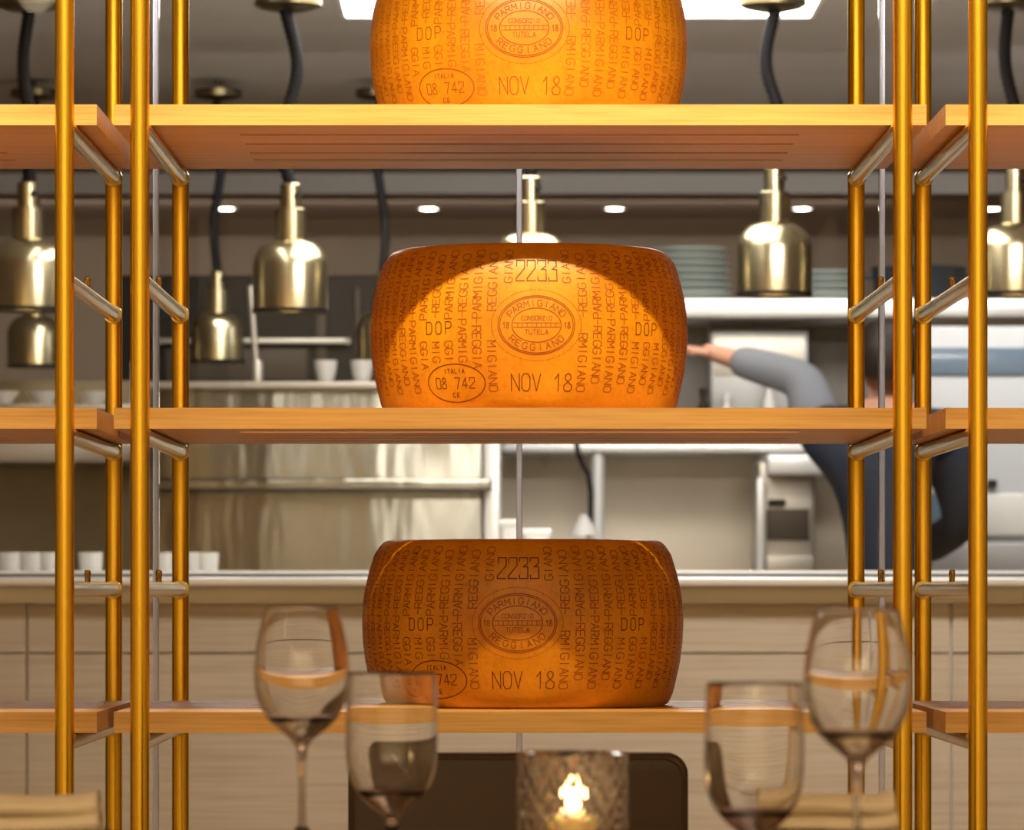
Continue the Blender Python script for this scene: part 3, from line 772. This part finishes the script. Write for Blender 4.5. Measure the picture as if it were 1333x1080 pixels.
def cook():
    X0 = wx(1160, DK2)
    def P(px, py, dy=0, r=.05): return (wx(px, DK2) - X0, dy, wz(py, DK2), r)
    # skin body: pelvis, spine, neck, head, arms, legs - one continuous surface
    N = [(0, -.02, .95, (.15, .105)),          # 0 pelvis
         (-.005, -.02, 1.10, (.135, .10)),     # 1 waist
         (-.02, .0, 1.30, (.155, .115)),       # 2 chest
         (-.02, .02, 1.43, (.13, .085)),      # 3 upper chest
         (-.012, .045, 1.515, (.055, .055)),   # 4 neck
         (-.006, .075, 1.60, (.070, .082)),     # 5 head
         (-.006, .085, 1.69, (.068, .080)),     # 6 crown
         (-.20, .02, 1.435, (.062, .062)),     # 7 shoulder towards picture left
         (wx(1052, DK2) - X0, .10, wz(468, DK2) - .05, (.046, .046)),   # 8 elbow
         (wx(950, DK2) - X0, .26, wz(458, DK2), (.031, .027)),          # 9 wrist
         (.14, .01, 1.435, (.062, .062)),      # 10 other shoulder
         (.21, .06, 1.19, (.046, .046)),       # 11 elbow
         (.10, .27, 1.10, (.031, .027)),       # 12 wrist
         (-.09, -.02, .86, (.085, .09)), (-.10, .0, .48, (.058, .062)), (-.10, -.02, .10, (.042, .045)), (-.10, .10, .045, (.038, .038)),
         (.09, -.02, .86, (.085, .09)), (.10, .0, .48, (.058, .062)), (.10, -.02, .10, (.042, .045)), (.10, .10, .045, (.038, .038))]
    E = [(0, 1), (1, 2), (2, 3), (3, 4), (4, 5), (5, 6), (3, 7), (7, 8), (8, 9), (3, 10), (10, 11), (11, 12), (0, 13), (13, 14), (14, 15), (15, 16), (0, 17), (17, 18), (18, 19), (19, 20)]
    # the reaching hand grows out of the wrist: palm node closes the forearm
    d9 = (Vector(N[9][:3]) - Vector(N[8][:3])).normalized(); p9 = Vector(N[9][:3]) + d9 * .075
    d12 = (Vector(N[12][:3]) - Vector(N[11][:3])).normalized(); p12 = Vector(N[12][:3]) + d12 * .075
    N += [(*p9, (.040, .022)), (*p12, (.040, .022))]; E += [(9, 21), (12, 22)]
    body = skin_body('person', N, E, M['skin'], loc=(X0, DK2, 0))
    tag(body, 'cook in navy clothes seen from behind, reaching left with a grey-blue sleeve', 'person')
    def grow(n, k): return (n[0], n[1], n[2], (n[3][0] + k, n[3][1] + k))
    nk = tuple(N[3][i] * .45 + N[4][i] * .55 for i in range(3))
    J = [grow(N[0], .018), grow(N[1], .024), grow(N[2], .024), grow(N[3], .026), (*nk, (.072, .068))]
    for sI in (7, 10):
        a, e_ = N[sI], N[sI + 1]
        J.append((*a[:3], (.080, .080))); J.append((*[a[i] * .6 + e_[i] * .4 for i in range(3)], (.068, .068)))
    skin_body('jacket', J, [(0, 1), (1, 2), (2, 3), (3, 4), (3, 5), (5, 6), (3, 7), (7, 8)], M['navy'], body)
    for s, e, w in ((7, 8, 9), (10, 11, 12)):
        a, b_, c = N[s], N[e], N[w]
        mid = tuple(b_[i] * .08 + c[i] * .92 for i in range(3))
        st = tuple(a[i] * .98 + b_[i] * .02 for i in range(3))
        skin_body('sleeve', [(*st, .083), (*b_[:3], .061), (*mid, .046)], [(0, 1), (1, 2)], M['sleeve'] if s == 7 else M['navy'], body)
    for q in (13, 17):
        skin_body('trouser_leg', [grow(N[q], .012), grow(N[q + 1], .022), grow(N[q + 2], .03)], [(0, 1), (1, 2)], M['navy'], body)
    # hair
    h = N[6]
    b = MB(); b.lathe([(0, .105)] + [(.092 * math.sin(t), .105 * math.cos(t)) for t in [i * PI / 16 for i in range(1, 11)]], 24)
    o = b.build('hair', M['hair'], body); o.location = (h[0], h[1] - .028, h[2] - .045); o.rotation_euler = (.42, 0, 0)
    # face
    fx, fy, fz = N[5][0], N[5][1], N[5][2]
    b = MB(); b.lathe([(0, .02), (.008, .012), (.012, -.012), (0, -.02)], 12); o = b.build('nose', M['skin'], body); o.location = (fx, fy + .092, fz)
    for sx in (-1, 1):
        b = MB(); b.lathe([(0, .011)] + [(.011 * math.sin(t), .011 * math.cos(t)) for t in (.6, 1.2, 1.57, 2, 2.6)] + [(0, -.011)], 12)
        o = b.build('eye', M['hair'], body); o.location = (fx + sx * .03, fy + .074, fz + .03)
        b = MB(); b.lathe([(0, .03), (.010, .02), (.012, 0), (.008, -.02), (0, -.03)], 12); o = b.build('ear', M['skin'], body); o.location = (fx + sx * .078, fy - .006, fz + .01)
    b = MB(); b.box(-.024, .024, -.004, .004, -.004, .004, .003); o = b.build('mouth', pmat('lips', (.35, .12, .10), .5), body); o.location = (fx, fy + .083, fz - .042)
    # hands: a palm and five separate fingers each
    def hand(w, dirv, side):
        d = Vector(dirv).normalized(); up = Vector((0, 0, 1)); sd = d.cross(up).normalized(); up = sd.cross(d)
        w = Vector(w[:3])
        for i, ln in enumerate((.070, .078, .073, .058)):
            base = w + d * .085 + sd * (i - 1.5) * .019
            k1 = base + d * ln * .5 - up * .006; k2 = base + d * ln * .85 - up * .026
            skin_body('finger', [(*base, .0095), (*k1, .009), (*k2, .0075)], [(0, 1), (1, 2)], M['skin'], body, sub=1)
        tb = w + d * .03 - sd * side * .034
        skin_body('thumb', [(*tb, .012), (*(tb + d * .03 - sd * side * .018), .011), (*(tb + d * .055 - sd * side * .02 - up * .012), .009)], [(0, 1), (1, 2)], M['skin'], body, sub=1)
    hand(N[9], (N[9][0] - N[8][0], N[9][1] - N[8][1], N[9][2] - N[8][2]), 1)
    hand(N[12], (N[12][0] - N[11][0], N[12][1] - N[11][1], N[12][2] - N[11][2]), -1)
cook()

# ------------------------------------------------------------------ dining table in front
TZ = .775
t = thing('dining_table', 'dark wooden dining table in front of the rack, below the picture edge', 'table', (0, 3.6, 0))
b = MB(); b.box(-1.35, 1.35, -.65, .68, TZ - .035, TZ, .004); b.build('tabletop', M['table'], t)
for sx in (-1, 1):
    for sy in (-.55, .58):
        b = MB(); b.lathe([(0, 0), (.022, 0), (.034, TZ - .035), (0, TZ - .035)], 20, (sx * 1.2, sy, 0)); b.build('leg', M['chairleg'], t)

def wine_profile(hh):
    """outer silhouettes measured in px at 4.15 m -> metres; y0 is the rim"""
    q = 4.15 / F
    return [(w * q, (790 - y) * q) for y, w in hh]
def glass_thing(name, label, px, d, outer, rim_z, wall, foot_r, group, wedge):
    base = TZ
    H = rim_z - base
    t = thing(name, label, 'glass', (wx(px, d), d, base), 0, group)
    out = [(r, H + z) for r, z in outer]           # rim -> bowl bottom -> stem
    bowl_n = next(i for i, (r, z) in enumerate(out) if r < .0062)
    # inner wall: down to a rounded bottom above the stem
    inner = []
    for r, z in out[:bowl_n]:
        w = wall + wedge * (H - z) ** 3
        if r - w < .006: break
        inner.append((r - w, z + (.0 if r > .03 else .003)))
    zb = inner[-1][1] - .002
    inner_up = [(0, zb)] + list(reversed(inner))
    stem = out[1:]
    foot = [(.0055, .016), (.010, .0075), (foot_r * .6, .0045), (foot_r * .95, .0026), (foot_r, .0012), (foot_r * .97, .0), (0, .0)]
    prof = inner_up + [(out[0][0] - wall * .5, out[0][1] + wall * .4)] + out + foot
    b = MB(); b.lathe(prof, 64); b.build('body', M['glass'], t, angle=70)
    return t
q = 4.15 / F
def smooth_prof(pts, n=5):
    # Catmull-Rom through the points
    out = []
    for i in range(len(pts) - 1):
        p0 = pts[max(i - 1, 0)]; p1 = pts[i]; p2 = pts[i + 1]; p3 = pts[min(i + 2, len(pts) - 1)]
        for k in range(n):
            s = k / n
            out.append(tuple(.5 * (2 * p1[j] + (p2[j] - p0[j]) * s + (2 * p0[j] - 5 * p1[j] + 4 * p2[j] - p3[j]) * s * s + (3 * p1[j] - p0[j] - 3 * p2[j] + p3[j]) * s ** 3) for j in (0, 1)))
    out.append(pts[-1]); return out
TULIP = smooth_prof([(w * q, (790 - y) * q) for y, w in [(790, 48), (815, 54), (845, 60), (875, 62.5), (900, 60.5), (922, 53), (942, 39), (957, 21), (967, 10.5), (982, 6.6), (1010, 5.0), (1050, 4.8), (1078, 5.6)]])
CUPG = smooth_prof([(w * q, (875 - y) * q) for y, w in [(875, 57.5), (900, 59), (940, 60), (975, 60), (1000, 57.5), (1022, 50), (1042, 35), (1056, 18), (1065, 9), (1074, 7)]])
wz_rim = wz(790, 4.15); wb_rim = wz(875, 4.15)
GG = 'tall stemmed tulip wine glasses on the table'; GB = 'short straight sided stemmed water glasses on the table'
glass_thing('wine_glass', 'tall tulip wine glass at left, before the brass rack posts', 393, 4.15, TULIP, wz_rim, .0009, .034, GG, 1.9)
glass_thing('wine_glass', 'tall tulip wine glass at right, overlapping the right brass posts', 1116, 3.70, TULIP, wz_rim, .0009, .034, GG, 1.9)
glass_thing('water_glass', 'short straight sided stem glass in front of the lowest cheese', 510, 4.15, CUPG, wb_rim, .0012, .033, GB, .9)
glass_thing('water_glass', 'short straight sided stem glass right of the chair back', 982, 3.83, CUPG, wb_rim - .003, .0012, .033, GB, .9)

# candle in cut crystal
DCN = 4.0
t = thing('candle_holder', 'cut crystal tumbler holding a lit candle before the brown chair', 'candle holder', (wx(745.5, DCN), DCN, TZ))
R, Hc = 73 * DCN / F, wz(980, DCN) - TZ
b = MB(); n = 96; rings = 40
vs, fs = [], []
def crys(i, k):
    a = 2 * PI * i / n; zz = k / rings
    v = math.sin(a * 10 + zz * 15) * math.sin(a * 10 - zz * 15)
    return R * (1 - .030 * (1 - abs(v)) - .012 * abs(math.sin(a * 7 + zz * 9)))
prof_in = [(R - .008, Hc), (R - .010, .02), (R - .014, .012), (0, .010)]
for k in range(rings + 1):
    for i in range(n):
        a = 2 * PI * i / n; r = crys(i, k) if 0 < k < rings else R * .985
        vs.append((r * math.sin(a), -r * math.cos(a), Hc * k / rings))
for k in range(rings):
    for i in range(n): fs.append((k * n + i, k * n + (i + 1) % n, (k + 1) * n + (i + 1) % n, (k + 1) * n + i))
o0 = len(vs)
inn = [(R - .007, Hc + .0012), (R - .0085, Hc - .002), (R - .010, .02), (R - .014, .012)]
for r, z in inn:
    vs += [(r * math.sin(2 * PI * i / n), -r * math.cos(2 * PI * i / n), z) for i in range(n)]
for i in range(n): fs.append((rings * n + i, rings * n + (i + 1) % n, o0 + (i + 1) % n, o0 + i))
for k in range(len(inn) - 1):
    for i in range(n): fs.append((o0 + k * n + i, o0 + k * n + (i + 1) % n, o0 + (k + 1) * n + (i + 1) % n, o0 + (k + 1) * n + i))
fs.append(tuple(o0 + (len(inn) - 1) * n + i for i in range(n))); fs.append(tuple(reversed(range(n))))
b.add(vs, fs); b.build('crystal_cup', M['crystal'], t, angle=12)
# the candle itself lifts out: a thing of its own
cz = TZ + .0125
hC = wz(1061, DCN) - cz
t = thing('candle', 'short lit cream candle standing inside the crystal tumbler', 'candle', (wx(745.5, DCN), DCN, cz))
b = MB(); b.lathe([(0, 0), (.0175, 0), (.018, .001), (.018, hC - .002), (.0165, hC), (.012, hC - .002), (0, hC - .003)], 32); b.build('wax', M['wax'], t)
b = MB(); b.tube([(0, 0, hC - .004), (.0003, 0, hC + .003), (.001, 0, hC + .006)], .0007, 8); b.build('wick', M['wick'], t)
b = MB(); b.lathe([(0, hC + .002), (.0035, hC + .004), (.0052, hC + .009), (.0046, hC + .015), (.0026, hC + .022), (.001, hC + .028), (0, hC + .031)], 20); b.build('flame', M['flame'], t)

# napkins on dark plates
def make_napkin(label, x_end, y, z, length, flip):
    """rolled cloth: end towards +x when flip is 1"""
    t = thing('linen_napkin', label, 'napkin', (x_end, y, z), 0, 'rolled cream napkins')
    def roll(z0, rx, rz, yo, tip, seed):
        rnd = random.Random(seed)
        nL, nA = 28, 32
        vs, fs = [], []
        for i in range(nL + 1):
            f = i / nL; x = -length * f + tip * (1 if f == 0 else 1 - f)
            s = 1 + .16 * math.exp(-((f) / .06) ** 2) + .05 * math.sin(f * 11 + seed)
            for k in range(nA):
                a = 2 * PI * k / nA
                w = 1 + .06 * math.sin(3 * a + seed + f * 4)
                vs.append((x, yo + rx * w * math.cos(a), z0 + rz * s * (1 + math.sin(a) * w)))
        for i in range(nL):
            for k in range(nA): fs.append((i * nA + k, i * nA + (k + 1) % nA, (i + 1) * nA + (k + 1) % nA, (i + 1) * nA + k))
        # spiral end: rings stepping inwards
        prev = list(range(nA))
        for j, (sc, dx) in enumerate([(.82, -.001), (.78, -.010), (.55, -.011), (.52, .0), (.3, 0.0), (.25, -.009)]):
            o = len(vs); c = Vector((0, yo, z0 + rz))
            for k in range(nA):
                p = Vector(vs[k]); vs.append((p.x + dx, c.y + (p.y - c.y) * sc, c.z + (p.z - c.z) * sc))
            for k in range(nA): fs.append((prev[k], prev[(k + 1) % nA], o + (k + 1) % nA, o + k))
            prev = list(range(o, o + nA))
        fs.append(tuple(prev)); fs.append(tuple(nL * nA + k for k in reversed(range(nA))))
        b = MB(); b.add(vs, fs); return b
    roll(0, .034, .0088, 0, 0, 1.3).build('lower_fold', M['napkin'], t, angle=60)
    roll(.0155, .029, .0098, .004, -.002, 2.6).build('upper_fold', M['napkin'], t, angle=60)
    return t
def charger(label, x, y, k=1.0):
    b = MB(); b.lathe([(r * k, z) for r, z in [(0, 0), (.10, 0), (.125, .006), (.135, .012), (.134, .0145), (.12, .0105), (.09, .007), (0, .0065)]], 64)
    return tag(b.build('plate', M['charger'], loc=(x, y, TZ)), label, 'plate', 'dark brown plates under the napkins')
NY = 4.12
zn = TZ + .0108
xe = wx(131, NY)
charger('dark brown plate under the napkin at the left picture edge', xe - .125, NY)
make_napkin('rolled cream linen napkin at the left picture edge on a dark plate', xe, NY, zn, .25, 1)
xe2 = wx(1165, NY)
charger('dark brown plate under the napkin behind the right wine glass', xe2 - .062, NY, .5)
make_napkin('rolled cream linen napkin on a dark plate behind the right wine glass', xe2, NY, zn + .0005, .12, 1)

# fork on a napkin rest between the chair and the right glass
# chair
DCH = 5.45
x0, x1 = wx(453, DCH), wx(896, DCH); cx = (x0 + x1) / 2; hw = (x1 - x0) / 2
t = thing('leather_chair', 'dark brown leather dining chair facing us below the lowest cheese', 'chair', (cx, DCH, 0))
ztop = wz(980.5, DCH)
def cushion(b, x0, x1, y0, y1, z0, z1, bev, seg=5):
    bm = bmesh.new(); bmesh.ops.create_cube(bm, size=1)
    for v in bm.verts: v.co = Vector(((x0 + x1) / 2 + v.co.x * (x1 - x0), (y0 + y1) / 2 + v.co.y * (y1 - y0), (z0 + z1) / 2 + v.co.z * (z1 - z0)))
    bmesh.ops.bevel(bm, geom=bm.edges[:], offset=bev, segments=seg, profile=.5, affect='EDGES')
    b.bm(bm)
b = MB(); bm = bmesh.new(); bmesh.ops.create_cube(bm, size=1)
for v in bm.verts: v.co = Vector((v.co.x * 2 * hw, .0275 + v.co.y * .055, (.40 + ztop) / 2 + v.co.z * (ztop - .40)))
bmesh.ops.bevel(bm, geom=[e for e in bm.edges if abs((e.verts[0].co - e.verts[1].co).normalized().y) > .9], offset=.024, segments=6, profile=.5, affect='EDGES')
bmesh.ops.bevel(bm, geom=[e for e in bm.edges if e.calc_face_angle(0) > 1.2], offset=.005, segments=3, profile=.5, affect='EDGES')
b.bm(bm); bk = b.build('backrest', M['leather'], t)
b = MB()
b.tube([(-hw + .006, .001, .46), (-hw + .006, .001, ztop - .025), (-hw + .0125, .001, ztop - .0125), (-hw + .025, .001, ztop - .006), (hw - .025, .001, ztop - .006), (hw - .0125, .001, ztop - .0125), (hw - .006, .001, ztop - .025), (hw - .006, .001, .46)], .0018, 8); b.build('seam', M['leather'], bk)
b = MB(); cushion(b, -hw, hw, -.40, .04, .40, .47, .02); b.build('seat', M['leather'], t)
for sx in (-1, 1):
    for yy in (-.36, .02):
        b = MB(); b.lathe([(0, 0), (.014, 0), (.020, .41), (0, .41)], 16, (sx * (hw - .035), yy, 0)); b.build('leg', M['chairleg'], t)

# ------------------------------------------------------------------ lights
def light(name, kind, loc, energy, col, target=None, **kw):
    l = bpy.data.lights.new(name, kind); l.energy = energy; l.color = col
    for k, v in kw.items(): setattr(l, k, v)
    o = bpy.data.objects.new(name, l); COL.objects.link(o); o.location = loc
    if target: o.rotation_euler = (Vector(target) - Vector(loc)).to_track_quat('-Z', 'Y').to_euler()
    return o
WARM = (1.0, .78, .46)
al = math.radians(53)
light('shelf_strip_light', 'AREA', (.03, 5.91, 2.10), 17.5, WARM, (.03, 5.91 + math.cos(al), 2.10 - math.sin(al)), shape='RECTANGLE', size=3.3, size_y=.016, spread=math.radians(88))
# dining room: added unseen lights, wall fill for the brass posts, globes for sparkle
for sx in (-1, 1):
    light('wall_fill', 'AREA', (sx * 3.2, 2.2, 2.8), 50, (1, .84, .58), (sx * 4.0, 2.2, 1.4), shape='RECTANGLE', size=.4, size_y=7)
light('wall_fill', 'AREA', (0, -3.1, 2.8), 165, (1, .86, .60), (0, -4.0, 1.1), shape='RECTANGLE', size=7, size_y=.4)
spark = None
k = 0
for yy in (2.0, 3.0):  # unseen globes added to put sparkle in the glasses
    for xx in (-2.1, -1.2, -.25, .15, 1.1, 2.0):
        nm = ['first', 'second', 'third', 'fourth', 'fifth', 'sixth'][k % 6] + ' unseen globe light added for sparkle, ' + ('far' if k < 6 else 'near') + ' row over the dining room'
        k += 1
        if spark is None:
            spark = thing('sparkle_globe', nm, 'added light', (xx, yy, 2.55), 0, 'unseen globe lights added for sparkle')
            b = MB(); b.lathe([(.045 * math.sin(t), .045 * math.cos(t)) if 0 < i < 12 else (0, .045 * math.cos(t)) for i, t in enumerate([q * PI / 12 for q in range(13)])], 20); b.build('globe', emat('sparkle_glow', (1, .80, .52), 32), spark)
            b = MB(); b.tube([(0, 0, .044), (0, 0, .35)], .003, 8); b.build('cord', M['black'], spark)
        else: dup(spark, (xx, yy, 2.55), nm)
light('candle_glow', 'POINT', (wx(745.5, DCN), DCN, cz + hC + .018), 1.0, (1, .62, .25), shadow_soft_size=.006)
# unseen area lights added to brighten the counter front and kitchen walls
light('kitchen_fill', 'AREA', (.9, 8.8, 2.43), 60, (1, .95, .88), (.7, 10.3, .75), shape='RECTANGLE', size=1.4, size_y=.3)
light('kitchen_fill', 'AREA', (.6, 12.6, 2.42), 28, (1, .94, .86), (.6, 14.7, 1.1), shape='RECTANGLE', size=3.0, size_y=.5, spread=math.radians(105))
light('kitchen_fill', 'AREA', (2.0, 12.4, 2.42), 18, (.92, .95, 1), (2.0, 13.4, 1), shape='RECTANGLE', size=1.0, size_y=.6)
light('kitchen_fill', 'AREA', (-.6, 16.6, 2.36), 12, (1, .84, .66), (-.6, 18.0, 1.5), shape='RECTANGLE', size=4.0, size_y=.3)

w = bpy.data.worlds.new('World'); S.world = w; w.use_nodes = True
w.node_tree.nodes['Background'].inputs[0].default_value = (.30, .20, .11, 1)
w.node_tree.nodes['Background'].inputs[1].default_value = .3

# ------------------------------------------------------------------ camera
cd = bpy.data.cameras.new('camera'); co = bpy.data.objects.new('camera', cd); COL.objects.link(co)
co.location = (0, 0, EYE); co.rotation_euler = (PI / 2, 0, 0)
cd.sensor_width = 36; cd.sensor_fit = 'HORIZONTAL'
cd.lens = F / 1333 * 36
cd.shift_x = (666.5 - VX) / 1333; cd.shift_y = (VY - 540) / 1333
cd.clip_end = 60
cd.dof.use_dof = True; cd.dof.focus_distance = 6.45; cd.dof.aperture_fstop = cd.lens / 1000 / .015
S.camera = co
S.view_settings.view_transform = 'Standard'; S.view_settings.look = 'None'; S.view_settings.gamma = 1; S.view_settings.use_curve_mapping = False
S.view_settings.exposure = 0.0
